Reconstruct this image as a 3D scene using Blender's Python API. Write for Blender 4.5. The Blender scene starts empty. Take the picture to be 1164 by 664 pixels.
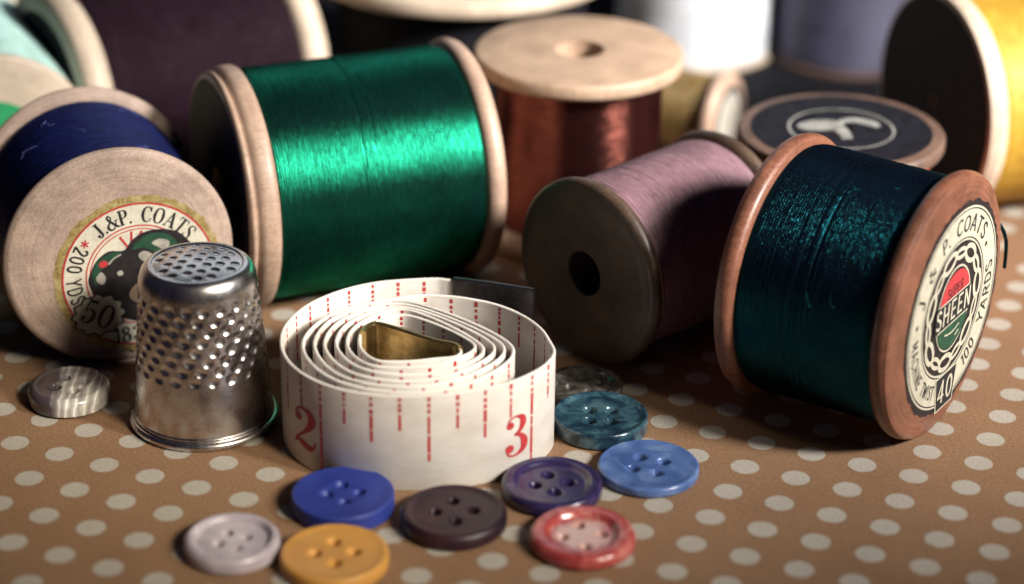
import bpy, bmesh, math, random
from mathutils import Vector, Matrix
random.seed(7)
PI = math.pi
sc = bpy.context.scene
C = sc.collection
YO = 22.0                      # world y = distance from the camera foot - 22 ; 1 unit = 1 cm
HH = 12.6776

# ------------------------------------------------------------------ helpers
def sm(x, a, b):
    t = max(0.0, min(1.0, (x-a)/(b-a))); return t*t*(3-2*t)

class MB:
    def __init__(s): s.v=[]; s.f=[]; s.lc=[]
    def add(s, vs, fs, lcs=None):
        o=len(s.v); s.v+=[tuple(v) for v in vs]; s.lc+=[tuple(c) for c in (lcs or vs)]
        s.f+=[tuple(i+o for i in f) for f in fs]
    def build(s, name, mat, parent=None, smooth=True, fix=True, sharp=None):
        me=bpy.data.meshes.new(name); me.from_pydata(s.v,[],s.f)
        at=me.attributes.new('lc','FLOAT_VECTOR','POINT')
        at.data.foreach_set('vector',[c for l in s.lc for c in l])
        if fix:
            bm=bmesh.new(); bm.from_mesh(me); bmesh.ops.recalc_face_normals(bm,faces=bm.faces[:]); bm.to_mesh(me); bm.free()
        if smooth: me.polygons.foreach_set('use_smooth',[True]*len(me.polygons))
        if sharp is not None:
            me.set_sharp_from_angle(angle=math.radians(sharp))
        me.materials.append(mat); me.update()
        o=bpy.data.objects.new(name,me); C.objects.link(o)
        if parent: o.parent=parent
        return o

def tag(o,label=None,cat=None,group=None,kind=None):
    if label:o['label']=label
    if cat:o['category']=cat
    if group:o['group']=group
    if kind:o['kind']=kind
    return o
def empty(name,loc,rz=0):
    o=bpy.data.objects.new(name,None); o.empty_display_size=.3; C.objects.link(o); o.location=loc; o.rotation_euler=(0,0,rz); return o

def lathe(mb, prof, place, seg=128, closed=False, rf=None):
    """prof: (r,s) ; place(x,y,s)->xyz ; rf(theta,s,r)->r"""
    n=len(prof); vs=[]; lcs=[]
    for (r,s) in prof:
        for k in range(seg):
            t=2*PI*k/seg
            rr=rf(t,s,r) if rf else r
            x,y=rr*math.cos(t),rr*math.sin(t)
            vs.append(place(x,y,s)); lcs.append((x,y,s))
    fs=[]
    m=n if closed else n-1
    for i in range(m):
        j=(i+1)%n
        for k in range(seg):
            k2=(k+1)%seg
            fs.append((i*seg+k,i*seg+k2,j*seg+k2,j*seg+k))
    mb.add(vs,fs,lcs)

def spline(pts, n=10, closed=False):
    out=[]; N=len(pts)
    rng=range(N if closed else N-1)
    for i in rng:
        if closed: p=[pts[(i+k)%N] for k in (-1,0,1,2)]
        else: p=[pts[max(0,min(N-1,i+k))] for k in (-1,0,1,2)]
        for k in range(n):
            t=k/n
            out.append(tuple(.5*((2*b)+(-a+c)*t+(2*a-5*b+4*c-d)*t*t+(-a+3*b-3*c+d)*t**3) for a,b,c,d in zip(*p)))
    if not closed: out.append(tuple(pts[-1]))
    return out

def tube(mb, pts, r, seg=8, n=6, taper=False):
    P=[Vector(p) for p in spline([tuple(p) for p in pts],n)]
    vs=[];fs=[]
    for i,p in enumerate(P):
        d=(P[min(i+1,len(P)-1)]-P[max(i-1,0)]).normalized()
        a=d.cross(Vector((0.31,.22,.93))).normalized(); b=d.cross(a)
        rr=r*(1-.6*i/len(P)) if taper else r
        for k in range(seg):
            t=2*PI*k/seg; vs.append(p+(a*math.cos(t)+b*math.sin(t))*rr)
    for i in range(len(P)-1):
        for k in range(seg):
            k2=(k+1)%seg; fs.append((i*seg+k,i*seg+k2,(i+1)*seg+k2,(i+1)*seg+k))
    fs.append(tuple(range(seg))); fs.append(tuple((len(P)-1)*seg+k for k in range(seg)))
    mb.add(vs,fs)

# ------------------------------------------------------------------ node helpers
class NT:
    def __init__(s,name):
        s.m=bpy.data.materials.new(name); s.m.use_nodes=True; s.t=s.m.node_tree; s.n=s.t.nodes
        s.b=s.n['Principled BSDF']
    def node(s,typ,ins=None,**kw):
        n=s.n.new(typ)
        for k,v in kw.items(): setattr(n,k,v)
        for k,v in (ins or {}).items():
            if isinstance(v,bpy.types.NodeSocket): s.t.links.new(v,n.inputs[k])
            else: n.inputs[k].default_value=v
        return n
    def lc(s): return s.node('ShaderNodeAttribute',attribute_name='lc').outputs['Vector']
    def mapv(s,vec,scale=(1,1,1),loc=(0,0,0),rot=(0,0,0)):
        return s.node('ShaderNodeMapping',{'Vector':vec,'Scale':scale,'Location':loc,'Rotation':rot}).outputs[0]
    def noise(s,vec,scale=1.,detail=4.,rough=.5,dist=0.):
        return s.node('ShaderNodeTexNoise',{'Vector':vec,'Scale':scale,'Detail':detail,'Roughness':rough,'Distortion':dist}).outputs['Fac']
    def ramp(s,fac,stops):
        r=s.node('ShaderNodeValToRGB',{'Fac':fac}); e=r.color_ramp.elements
        while len(e)<len(stops): e.new(.5)
        for q,(p,c) in zip(e,stops):
            q.position=p; q.color=(*c,1) if len(c)==3 else c
        return r.outputs['Color']
    def math(s,op,a,b=0.,c=0.):
        return s.node('ShaderNodeMath',{0:a,1:b,2:c},operation=op).outputs[0]
    def mix(s,fac,a,b,mode='MIX'):
        n=s.node('ShaderNodeMix',data_type='RGBA',blend_type=mode)
        for i,v in ((0,fac),(6,a),(7,b)):
            if isinstance(v,bpy.types.NodeSocket): s.t.links.new(v,n.inputs[i])
            else: n.inputs[i].default_value=(*v,1) if isinstance(v,(tuple,list)) and len(v)==3 else v
        return n.outputs[2]
    def set(s,**kw):
        for k,v in kw.items():
            k=k.replace('_',' ')
            if isinstance(v,bpy.types.NodeSocket): s.t.links.new(v,s.b.inputs[k])
            else: s.b.inputs[k].default_value=(*v,1) if isinstance(v,tuple) and len(v)==3 and k!='Subsurface Radius' else v
        return s
    def bump(s,h,strength=.3,dist=.02,prev=None):
        ins={'Height':h,'Strength':strength,'Distance':dist}
        if prev is not None: ins['Normal']=prev
        o=s.node('ShaderNodeBump',ins).outputs[0]
        s.t.links.new(o,s.b.inputs['Normal']); return o

def wood(name,light,dark,rough=.5,grime=.5,coat=0.,seed=0.):
    t=NT(name); v=t.lc()
    v=t.mapv(v,loc=(seed,seed*1.7,seed*.6))
    g=t.noise(t.mapv(v,(4,13,.9),rot=(.05,.04,.4)),1,6,.6,.2)
    p=t.noise(t.mapv(v,(55,55,6)),1,4,.7)
    sp=t.noise(t.mapv(v,(70,9,70)),1,3,.6)
    xy=t.node('ShaderNodeVectorMath',{0:t.mapv(t.lc(),(1,1,0))},operation='LENGTH').outputs['Value']
    rg=t.node('ShaderNodeTexNoise',{'W':t.math('MULTIPLY',xy,26.),'Scale':1.,'Detail':4.,'Roughness':.7},noise_dimensions='1D').outputs['Fac']
    f=t.math('ADD',t.math('ADD',t.math('MULTIPLY',g,.16),t.math('MULTIPLY',rg,.20)),t.math('ADD',t.math('MULTIPLY',p,.42),t.math('MULTIPLY',sp,.22)))
    col=t.ramp(f,[(.39,dark),(.5,tuple((a*.6+b*.4) for a,b in zip(light,dark))),(.60,light)])
    bl=t.noise(v,1.7,4,.6)
    gr=t.ramp(bl,[(.36,(1-grime,)*3),(.6,(1,1,1))])
    col=t.mix(1.,col,gr,'MULTIPLY')
    sc_=t.noise(t.mapv(v,(3,3,3)),6,5,.75)
    dk=t.ramp(sc_,[(.28,(.55,.48,.43)),(.36,(1,1,1))])
    col=t.mix(.28,col,dk,'MULTIPLY')
    t.set(Base_Color=col,Roughness=t.math('ADD',rough-.1,t.math('MULTIPLY',p,.2)),Coat_Weight=coat,Coat_Roughness=.25)
    b=t.bump(p,.3,.012); b=t.bump(rg,.12,.015,b); t.bump(g,.15,.03,b)
    return t.m

def threadm(name,col,hi=None,metal=.35,rough=.4,spark=.5,sheen=.0,var=.25,spec=.5,fib=7):
    t=NT(name); v=t.lc()
    # fibres: fine noise along the winding
    n1=t.noise(t.mapv(v,(fib,fib,70)),1,3,.6)
    n2=t.noise(v,2.0,3,.5)
    n3=t.noise(t.mapv(v,(fib*1.6,fib*1.6,85)),1,2,.6)
    c2=hi or tuple(min(1,c*1.7+.01) for c in col)
    cc=t.ramp(n1,[(.30,tuple(c*(1-var*1.6) for c in col)),(.5,col),(.72,c2)])
    cc=t.mix(.6,cc,t.ramp(n2,[(.35,(.7,.7,.7)),(.65,(1.12,1.12,1.12))]),'MULTIPLY')
    t.set(Base_Color=cc,Metallic=metal,Roughness=t.math('ADD',rough-.12,t.math('MULTIPLY',n3,.24)),Sheen_Weight=sheen,Sheen_Roughness=.4,Specular_IOR_Level=spec)
    t.bump(n3,spark,.012)
    return t.m

def silkm(name,body,gloss,rough=.4,spark=.3,fib=7,mixf=.6):
    t=NT(name); v=t.lc()
    n1=t.noise(t.mapv(v,(fib,fib,70)),1,3,.6); n2=t.noise(v,2.0,3,.5); n3=t.noise(t.mapv(v,(fib*1.6,fib*1.6,85)),1,2,.6)
    var=t.ramp(n1,[(.3,(.62,.62,.62)),(.5,(.95,.95,.95)),(.7,(1.35,1.35,1.35))])
    soft=t.ramp(n2,[(.35,(.8,.8,.8)),(.65,(1.1,1.1,1.1))])
    t.set(Base_Color=t.mix(1.,t.mix(1.,body,var,'MULTIPLY'),soft,'MULTIPLY'),Roughness=.6,Specular_IOR_Level=.1)
    nb=t.bump(n3,spark,.012)
    g=t.node('ShaderNodeBsdfAnisotropic',{'Color':t.mix(1.,t.mix(1.,gloss,var,'MULTIPLY'),soft,'MULTIPLY'),'Roughness':t.math('ADD',rough-.06,t.math('MULTIPLY',n3,.12)),'Normal':nb},distribution='BECKMANN')
    m=t.node('ShaderNodeMixShader',{0:mixf,1:t.b.outputs[0],2:g.outputs[0]})
    t.t.links.new(m.outputs[0],t.n['Material Output'].inputs['Surface'])
    return t.m

def plain(name,col,rough=.5,metal=0.,noise=.12,scale=14,bump=.1,**kw):
    t=NT(name); v=t.lc()
    n=t.noise(v,scale,5,.6)
    c=t.ramp(n,[(.3,tuple(x*(1-noise) for x in col)),(.7,tuple(min(1,x*(1+noise)) for x in col))])
    t.set(Base_Color=c,Roughness=rough,Metallic=metal,**kw)
    if bump: t.bump(t.noise(v,scale*5,3,.6),bump,.01)
    return t.m

# ------------------------------------------------------------------ lettering (stroke glyphs, cap height 1)
def S(*p): return ('s',p)
def Lw(x0,y0,x1,y1,w): return ('l',((x0,y0,w),(x1,y1,w)))
def B(x,y,r): return ('b',(x,y,r))
TH,TN=.17,.06
SER={
'J':(.55,[Lw(.36,.98,.36,.3,TH),S((.36,.32,TH),(.34,.1,.13),(.22,.02,.08),(.1,.06,.08),(.07,.17,.08)),B(.1,.18,.09),Lw(.2,.97,.52,.97,TN)]),
'.':(.25,[B(.1,.07,.08)]),
'&':(.85,[S((.78,.5,.06),(.66,.3,.07),(.45,.06,.08),(.2,.03,.12),(.07,.22,.16),(.18,.42,.11),(.4,.6,.07),(.48,.8,.08),(.38,.96,.08),(.26,.86,.11),(.3,.68,.13),(.5,.36,.15),(.68,.1,.14),(.82,.04,.07)),Lw(.62,.5,.88,.5,TN)]),
'P':(.68,[Lw(.2,.98,.2,.02,TH),S((.2,.96,TN),(.42,.96,TN),(.58,.86,.13),(.6,.72,.17),(.55,.56,.12),(.4,.47,TN),(.2,.47,TN)),Lw(.05,.97,.3,.97,TN),Lw(.05,.03,.36,.03,TN)]),
'C':(.78,[S((.68,.74,.05),(.6,.9,.07),(.42,.98,TN),(.22,.88,.12),(.12,.5,.18),(.22,.13,.12),(.42,.02,TN),(.6,.1,TN),(.7,.27,.05)),Lw(.68,.99,.68,.68,.06)]),
'O':(.82,[S((.4,.98,TN),(.2,.88,.11),(.11,.5,.18),(.2,.12,.11),(.4,.02,TN),(.6,.12,.11),(.69,.5,.18),(.6,.88,.11),(.4,.98,TN))]),
'A':(.82,[Lw(.4,.98,.12,.03,TN),Lw(.38,.98,.68,.03,TH),Lw(.2,.34,.58,.34,TN),Lw(.0,.03,.26,.03,TN),Lw(.5,.03,.84,.03,TN)]),
'T':(.76,[Lw(.37,.97,.37,.03,TH),Lw(.05,.96,.69,.96,TN),Lw(.06,.98,.06,.75,.06),Lw(.68,.98,.68,.75,.06),Lw(.22,.03,.52,.03,TN)]),
'S':(.62,[S((.5,.74,.05),(.44,.92,TN),(.28,.98,TN),(.12,.88,.1),(.12,.7,.14),(.28,.54,.17),(.45,.4,.15),(.5,.2,.1),(.36,.03,TN),(.18,.05,TN),(.07,.26,.05)),Lw(.5,.98,.5,.72,.05),Lw(.07,.02,.07,.3,.05)]),
'2':(.66,[S((.1,.72,.05),(.12,.86,.06),(.27,.965,.06),(.45,.92,.14),(.52,.75,.19),(.45,.56,.14),(.28,.36,.07),(.12,.2,.05),(.04,.06,.05)),B(.16,.72,.1),S((.05,.07,.05),(.16,.14,.11),(.3,.1,.16),(.46,.06,.13),(.57,.14,.06),(.59,.27,.04))]),
'3':(.62,[S((.08,.8,.05),(.14,.93,.05),(.28,.97,.05),(.43,.9,.14),(.46,.76,.17),(.38,.6,.1),(.24,.53,.05)),S((.24,.53,.05),(.4,.48,.1),(.5,.3,.19),(.46,.13,.15),(.28,.03,.05),(.12,.06,.05),(.06,.18,.05)),B(.14,.78,.09),B(.13,.22,.1)]),
'5':(.62,[Lw(.14,.97,.5,.97,.13),Lw(.14,.98,.11,.52,.06),S((.11,.52,.05),(.28,.62,.06),(.46,.52,.14),(.5,.32,.18),(.42,.1,.13),(.26,.02,.06),(.1,.08,.06),(.07,.2,.06)),B(.13,.2,.09)]),
'0':(.68,[S((.32,.98,.07),(.15,.86,.12),(.09,.5,.17),(.15,.14,.12),(.32,.02,.07),(.49,.14,.12),(.55,.5,.17),(.49,.86,.12),(.32,.98,.07))]),
'1':(.42,[Lw(.2,.98,.2,.03,.17),Lw(.2,.97,.06,.85,.07),Lw(.05,.03,.36,.03,TN)]),
'8':(.64,[S((.3,.97,.07),(.14,.86,.13),(.16,.66,.14),(.3,.54,.1),(.47,.42,.14),(.5,.2,.15),(.42,.06,.1),(.3,.02,.07),(.14,.08,.12),(.08,.24,.14),(.16,.42,.1),(.3,.54,.08),(.43,.66,.1),(.45,.84,.11),(.3,.97,.07))]),
}
w=.13
SAN={
'J':(.5,[S((.36,1,w),(.36,.3,w),(.3,.08,w),(.16,.04,w),(.06,.2,w))]),
'.':(.25,[B(.1,.07,.09)]),
'-':(.3,[B(.12,.5,.08)]),
'&':SER['&'],
'P':(.62,[Lw(.12,0,.12,1,w),S((.12,.95,w),(.4,.95,w),(.52,.74,w),(.4,.5,w),(.12,.48,w))]),
'C':(.68,[S((.58,.8,w),(.42,.95,w),(.2,.86,w),(.1,.5,w),(.2,.14,w),(.42,.05,w),(.58,.2,w))]),
'O':(.72,[S((.34,.95,w),(.14,.8,w),(.08,.5,w),(.14,.2,w),(.34,.05,w),(.54,.2,w),(.6,.5,w),(.54,.8,w),(.34,.95,w))]),
'A':(.7,[Lw(.32,1,.05,0,w),Lw(.32,1,.6,0,w),Lw(.15,.33,.5,.33,.1)]),
'T':(.64,[Lw(.29,0,.29,1,w),Lw(.02,.94,.57,.94,w)]),
'S':(.6,[S((.48,.8,w),(.32,.95,w),(.13,.86,w),(.14,.65,w),(.3,.52,w),(.46,.37,w),(.46,.14,w),(.28,.05,w),(.08,.2,w))]),
'M':(.82,[Lw(.1,0,.1,1,w),Lw(.1,.98,.36,.25,w),Lw(.36,.25,.62,.98,w),Lw(.62,0,.62,1,w)]),
'H':(.7,[Lw(.1,0,.1,1,w),Lw(.52,0,.52,1,w),Lw(.1,.5,.52,.5,w)]),
'I':(.3,[Lw(.1,0,.1,1,w)]),
'N':(.7,[Lw(.1,0,.1,1,w),Lw(.52,0,.52,1,w),Lw(.1,.98,.52,.02,w)]),
'E':(.58,[Lw(.1,0,.1,1,w),Lw(.1,.94,.48,.94,w),Lw(.1,.5,.44,.5,w),Lw(.1,.06,.48,.06,w)]),
'W':(.9,[Lw(.04,1,.2,.02,w),Lw(.2,.02,.4,.9,w),Lw(.4,.9,.6,.02,w),Lw(.6,.02,.76,1,w)]),
'U':(.68,[S((.1,1,w),(.1,.3,w),(.18,.08,w),(.32,.05,w),(.45,.08,w),(.53,.3,w),(.53,1,w))]),
'Y':(.64,[Lw(.03,1,.29,.48,w),Lw(.55,1,.29,.48,w),Lw(.29,.5,.29,0,w)]),
'R':(.66,[Lw(.12,0,.12,1,w),S((.12,.95,w),(.4,.95,w),(.52,.74,w),(.4,.52,w),(.12,.5,w)),Lw(.32,.5,.56,0,w)]),
'D':(.7,[Lw(.12,0,.12,1,w),S((.12,.95,w),(.36,.93,w),(.55,.72,w),(.55,.28,w),(.36,.07,w),(.12,.05,w))]),
'0':(.62,[S((.28,.95,w),(.12,.8,w),(.08,.5,w),(.12,.2,w),(.28,.05,w),(.44,.2,w),(.48,.5,w),(.44,.8,w),(.28,.95,w))]),
'1':(.36,[Lw(.2,0,.2,1,w),Lw(.2,.97,.04,.8,.1)]),
'2':(.6,[S((.08,.76,w),(.16,.92,w),(.3,.95,w),(.45,.84,w),(.44,.62,w),(.26,.34,w),(.07,.06,w)),Lw(.05,.06,.5,.06,w)]),
'4':(.64,[Lw(.4,0,.4,1,w),Lw(.4,.97,.05,.3,.1),Lw(.03,.3,.55,.3,.11)]),
' ':(.3,[]),
'3':SER['3'],'8':SER['8'],
}
SER[' ']=(.3,[]); 
_z=[0.]
def stroke(mb,pts,put,smooth=True,n=6):
    """pts (x,y,w); put(x,y,dz)->xyz"""
    P=spline(pts,n) if smooth and len(pts)>2 else list(pts)
    _z[0]=(_z[0]+.00011)%.0012
    vs=[];fs=[]
    for i,(x,y,ww) in enumerate(P):
        a=P[max(0,i-1)];b=P[min(len(P)-1,i+1)]
        dx,dy=b[0]-a[0],b[1]-a[1]; l=math.hypot(dx,dy) or 1
        nx,ny=-dy/l*ww/2,dx/l*ww/2
        vs+=[put(x+nx,y+ny,_z[0]),put(x-nx,y-ny,_z[0])]
    for i in range(len(P)-1): fs.append((2*i,2*i+1,2*i+3,2*i+2))
    mb.add(vs,fs)
def poly(mb,pts,put,dz=0.):
    _z[0]=(_z[0]+.00011)%.0012
    mb.add([put(x,y,dz+_z[0]) for x,y in pts],[tuple(range(len(pts)))])
def disc(mb,cx,cy,r,put,n=20,dz=0.,ry=None):
    poly(mb,[(cx+r*math.cos(2*PI*k/n),cy+(ry or r)*math.sin(2*PI*k/n)) for k in range(n)],put,dz)
def ring(mb,cx,cy,r0,r1,put,n=128,a0=0.,a1=2*PI,dz=0.,wob=None):
    vs=[];fs=[]
    for k in range(n+1):
        t=a0+(a1-a0)*k/n; c,s_=math.cos(t),math.sin(t)
        ro=r1+(wob(t) if wob else 0)
        vs+=[put(cx+r0*c,cy+r0*s_,dz),put(cx+ro*c,cy+ro*s_,dz)]
    for k in range(n): fs.append((2*k,2*k+1,2*k+3,2*k+2))
    mb.add(vs,fs)
def glyph(mb,g,put):
    for kind,p in g[1]:
        if kind=='s': stroke(mb,p,put)
        elif kind=='l': stroke(mb,p,put,False)
        else: disc(mb,p[0],p[1],p[2],put,14)
def width(txt,font,sp=.06): return sum(font[c][0]+sp for c in txt)-sp
def arc_text(mb,txt,font,put,cx,cy,r,h,a_start,a_end,top=True,sx=None):
    """text spread along an arc between the two angles (degrees)"""
    W=width(txt,font); tot=math.radians(abs(a_end-a_start)); sx=sx or tot*(r+(h/2 if top else -h/2))/W
    x=0
    for c in txt:
        g=font[c]
        def P(gx,gy,dz,x=x,g=g):
            # rigid placement of the glyph at the angle of its middle
            mid=(x+g[0]/2)*sx; ang=math.radians(a_start)+(-mid if top else mid)/(r+(h/2 if top else -h/2))
            lx=(gx-g[0]/2)*sx; ly=gy*h
            if top: ux,uy=math.sin(ang),-math.cos(ang); rx,ry=math.cos(ang),math.sin(ang); b=r
            else: ux,uy=-math.sin(ang),math.cos(ang); rx,ry=-math.cos(ang),-math.sin(ang); b=-r
            return put(cx+rx*(b+ly)+ux*lx, cy+ry*(b+ly)+uy*lx, dz)
        glyph(mb,g,P); x+=g[0]+.06
def line_text(mb,txt,font,put,cx,cy,h,rot=0.,sx=1.,shear=0.):
    W=width(txt,font)*h*sx; x=0; c_,s_=math.cos(rot),math.sin(rot)
    for ch in txt:
        g=font[ch]
        def P(gx,gy,dz,x=x):
            lx=(x+gx)*h*sx-W/2; ly=(gy-.5)*h; lx+=ly*shear
            return put(cx+c_*lx-s_*ly,cy+s_*lx+c_*ly,dz)
        glyph(mb,g,P); x+=g[0]+.06

# ------------------------------------------------------------------ materials
INK=plain('black_ink',(.012,.012,.014),.6,noise=.2)
INKR=plain('red_ink',(.45,.035,.04),.6,noise=.25,scale=30)
INKG=plain('green_ink',(.012,.06,.03),.6,noise=.4,scale=10)
INKC=plain('cream_ink',(.36,.34,.29),.6,noise=.35,scale=7)
INKP=plain('pink_ink',(.62,.45,.38),.6,noise=.15)
def paperm(name,col,d=.25):
    t=NT(name); v=t.lc()
    n=t.noise(v,5,6,.7); n2=t.noise(v,40,3,.7)
    c=t.ramp(n,[(.3,tuple(x*(1-d) for x in col)),(.6,col)])
    c=t.mix(.5,c,t.ramp(n2,[(.35,(.8,.77,.7)),(.5,(1,1,1))]),'MULTIPLY')
    t.set(Base_Color=c,Roughness=.55); t.bump(n2,.2,.01); return t.m
FADED=plain('faded_print',(.24,.24,.22),.6,noise=.4,scale=6)
PAPER=paperm('label_paper',(.70,.66,.54)); PAPER2=paperm('aged_label_paper',(.52,.49,.38))
def goldm():
    t=NT('gold_foil_edge'); v=t.lc(); n=t.noise(v,9,6,.75); n2=t.noise(v,45,3,.7)
    t.set(Base_Color=t.ramp(n,[(.3,(.16,.10,.03)),(.5,(.40,.30,.11)),(.7,(.60,.52,.28))]),Roughness=.5,Metallic=.25); t.bump(n2,.5,.02); return t.m
GOLD=goldm()
BROWNP=paperm('brown_stained_paper',(.26,.17,.11),.4)
DARKP=plain('dark_label_and_shade',(.011,.011,.015),.6,noise=.5,scale=6,Specular_IOR_Level=.12)  # dark label paper, also used as painted shade on end faces
BLACKP=plain('worn_black_print',(.014,.011,.012),.55,noise=.6,scale=8)
GREENP=plain('green_label_paper',(.02,.30,.11),.6)

W_BLUE=wood('pale_beech_wood',(.56,.43,.35),(.30,.20,.155),.6,.28,seed=1)
W_GREEN=wood('honey_beech_wood',(.56,.40,.30),(.32,.19,.13),.45,.25,.1,seed=2)
W_RED=wood('blond_birch_wood',(.50,.36,.25),(.32,.20,.13),.5,.25,seed=3)
W_PINK=wood('brown_turned_wood',(.125,.080,.054),(.040,.024,.016),.45,.5,.15,seed=4)
W_TEAL=wood('reddish_cherry_wood',(.31,.128,.074),(.11,.036,.022),.42,.4,.2,seed=5)
W_CREAM=wood('cream_birch_wood',(.66,.56,.44),(.45,.33,.23),.5,.2,seed=6)
W_DARK=wood('walnut_wood',(.20,.12,.085),(.06,.035,.03),.5,.4,seed=7)
T_BLUE=threadm('navy_cotton_thread',(.004,.008,.075),(.012,.02,.14),.3,.5)
T_BLUE2=plain('pale_blue_fibre',(.10,.11,.35),.5)
T_GREEN=silkm('emerald_silk_thread',(.002,.030,.022),(.009,.25,.14),.39,.25)
T_RED=silkm('copper_red_silk_thread',(.020,.004,.004),(.30,.095,.07),.32,.12)
T_PINK=threadm('dusky_mauve_thread',(.25,.14,.165),(.34,.21,.24),.1,.55)
T_TEAL=silkm('dark_teal_cotton_thread',(.002,.006,.016),(.005,.080,.10),.35,.5,fib=20)
T_MAROON=threadm('dark_maroon_thread',(.012,.004,.008),None,.0,.7,spec=.08)
T_MINT=threadm('pale_mint_thread',(.42,.66,.60),(.55,.78,.72),.0,.6)
T_YEL=threadm('golden_yellow_thread',(.50,.29,.03),(.62,.40,.07),.1,.5)
T_WHITE=threadm('white_cotton_thread',(.70,.73,.78),(.80,.81,.80),.0,.6,var=.08)
T_LAV=threadm('grey_violet_thread',(.075,.075,.13),(.12,.12,.19),.0,.6)
T_BLACK=threadm('black_cotton_thread',(.006,.006,.008),None,.0,.7,spec=.08)
T_ORANGE=threadm('orange_red_thread',(.62,.09,.04),None,.1,.5)
T_OLIVE=threadm('olive_gold_thread',(.20,.13,.045),None,.3,.4)

# ------------------------------------------------------------------ spools
GROUP='wooden thread spools'
def flange_profile(R,th,rh,rb,style):
    if style=='bead':      # stepped rim, outer bead, groove, main band
        p=[(rh,0),(R*.91,0),(R*.945,.012),(R*.962,.035),(R*.968,.06),(R*.964,.085),(R*.950,.105),(R*.952,.125),(R*.972,.15),(R*.990,.19),(R*.998,.24),(R,.33),(R*.998,.39),(R*.985,.43),(R*.95,.46),(R*.90,th*.98)]
        p=[(r,s*th/.485) for r,s in p]
    elif style=='square':
        p=[(rh,0),(R-.05,0),(R-.02,.012),(R,.04),(R*1.0,th-.06),(R-.02,th-.02),(R-.06,th)]
    elif style=='flat':
        p=[(rh,0),(R*.94,0),(R*.962,.006),(R*.98,.022)]
        for k in range(2,10):
            a=PI*k/10-PI/2; p.append((R*.95+R*.05*math.cos(a),th*.5+th*.46*math.sin(a)))
        p+=[(R*.93,th)]
    elif style=='round':
        p=[(rh,0),(R*.80,0),(R*.86,.006),(R*.905,.022)]
        for k in range(1,10):
            a=PI*k/10-PI/2; p.append((R*.91+R*.09*math.cos(a),th*.5+th*.44*math.sin(a)))
        p+=[(R*.88,th)]
    p+=[(rb,th+.04),(rb-.02,th+.06)]
    return p
def spool(name,label,loc,az,R,L,th,woodm,threadmat,kind='lying',style='round',rt=.93,pitch=.034,amp=.005,rh=.26,seg=144,bulge=0.,marks=None,label_fn=None,th2=None,style2=None,grain=.002,rt2=None):
    root=empty('thread_spool',loc,az if kind!='up' else az)
    tag(root,label,'thread spool',GROUP)
    if kind=='lying': place=lambda x,y,s:(x,s,R+y)
    else: place=lambda x,y,s:(x,y,L-s)
    rb=R*.55
    pr=flange_profile(R,th,rh,rb,style)
    for m in (0,1):
        mb=MB(); q=pr if m==0 else [(r,L-s) for r,s in flange_profile(R,th2 or th,rh,rb,style2 or style)]
        wr=[random.uniform(-.006,.006) for _ in range(6)]
        rf=lambda t,s,r:r+(r>R*.7)*(wr[0]*math.sin(t+wr[1]*900)+wr[2]*math.sin(3*t+wr[3]*900)+.4*wr[4]*math.sin(7*t))
        lathe(mb,q,place,seg,rf=rf); mb.build('flange',woodm,root,sharp=50)
    mb=MB(); lathe(mb,[(rh,0.004),(rh,L-.004)],place,48); lathe(mb,[(rb,th+.03),(rb,L-(th2 or th)-.03)],place,64); mb.build('barrel',woodm,root)
    # thread: every turn is a ridge
    s0,s1=th-.01,L-(th2 or th)+.01; n=int((s1-s0)/pitch); mb=MB(); prof=[]
    rnd=[random.gauss(0,grain) for _ in range(n+3)]; ph=[random.uniform(0,6.3) for _ in range(n+3)]
    r2=rt2 or rt
    prof.append((rb,s0))
    for i in range(n):
        for k in range(4):
            u=k/4; s=s0+(i+u)*(s1-s0)/n; f=(s-s0)/(s1-s0)
            base=R*(rt+(r2-rt)*f)+bulge*(1-(2*f-1)**2)
            edge=min(f,1-f)*(s1-s0); base-=.02*(1-sm(edge,0,.10))
            prof.append((base+amp*(math.sin(PI*u)*2-1)+rnd[i],s))
    prof.append((rb,s1))
    def rf(t,s,r):
        if r<=rb+1e-6: return r
        i=int((s-s0)/(s1-s0)*n)
        d=grain*(1.2*math.sin(2*t+ph[i%len(ph)])+math.sin(t+ph[(i*7)%len(ph)]))
        for (sa,sl,wd,dp) in (marks or []):
            x=s-(sa+sl*math.sin(t*.5+.4))
            d-=dp*math.exp(-(x/wd)**2)
        return r+d
    lathe(mb,prof,place,seg,rf=rf)
    th_o=mb.build('thread',threadmat,root)
    if label_fn: label_fn(root,R,L,place)
    return root,th_o,place

def putter(place,off):
    return lambda x,y,dz=0.: place(x,y,-(off+dz))

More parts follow.
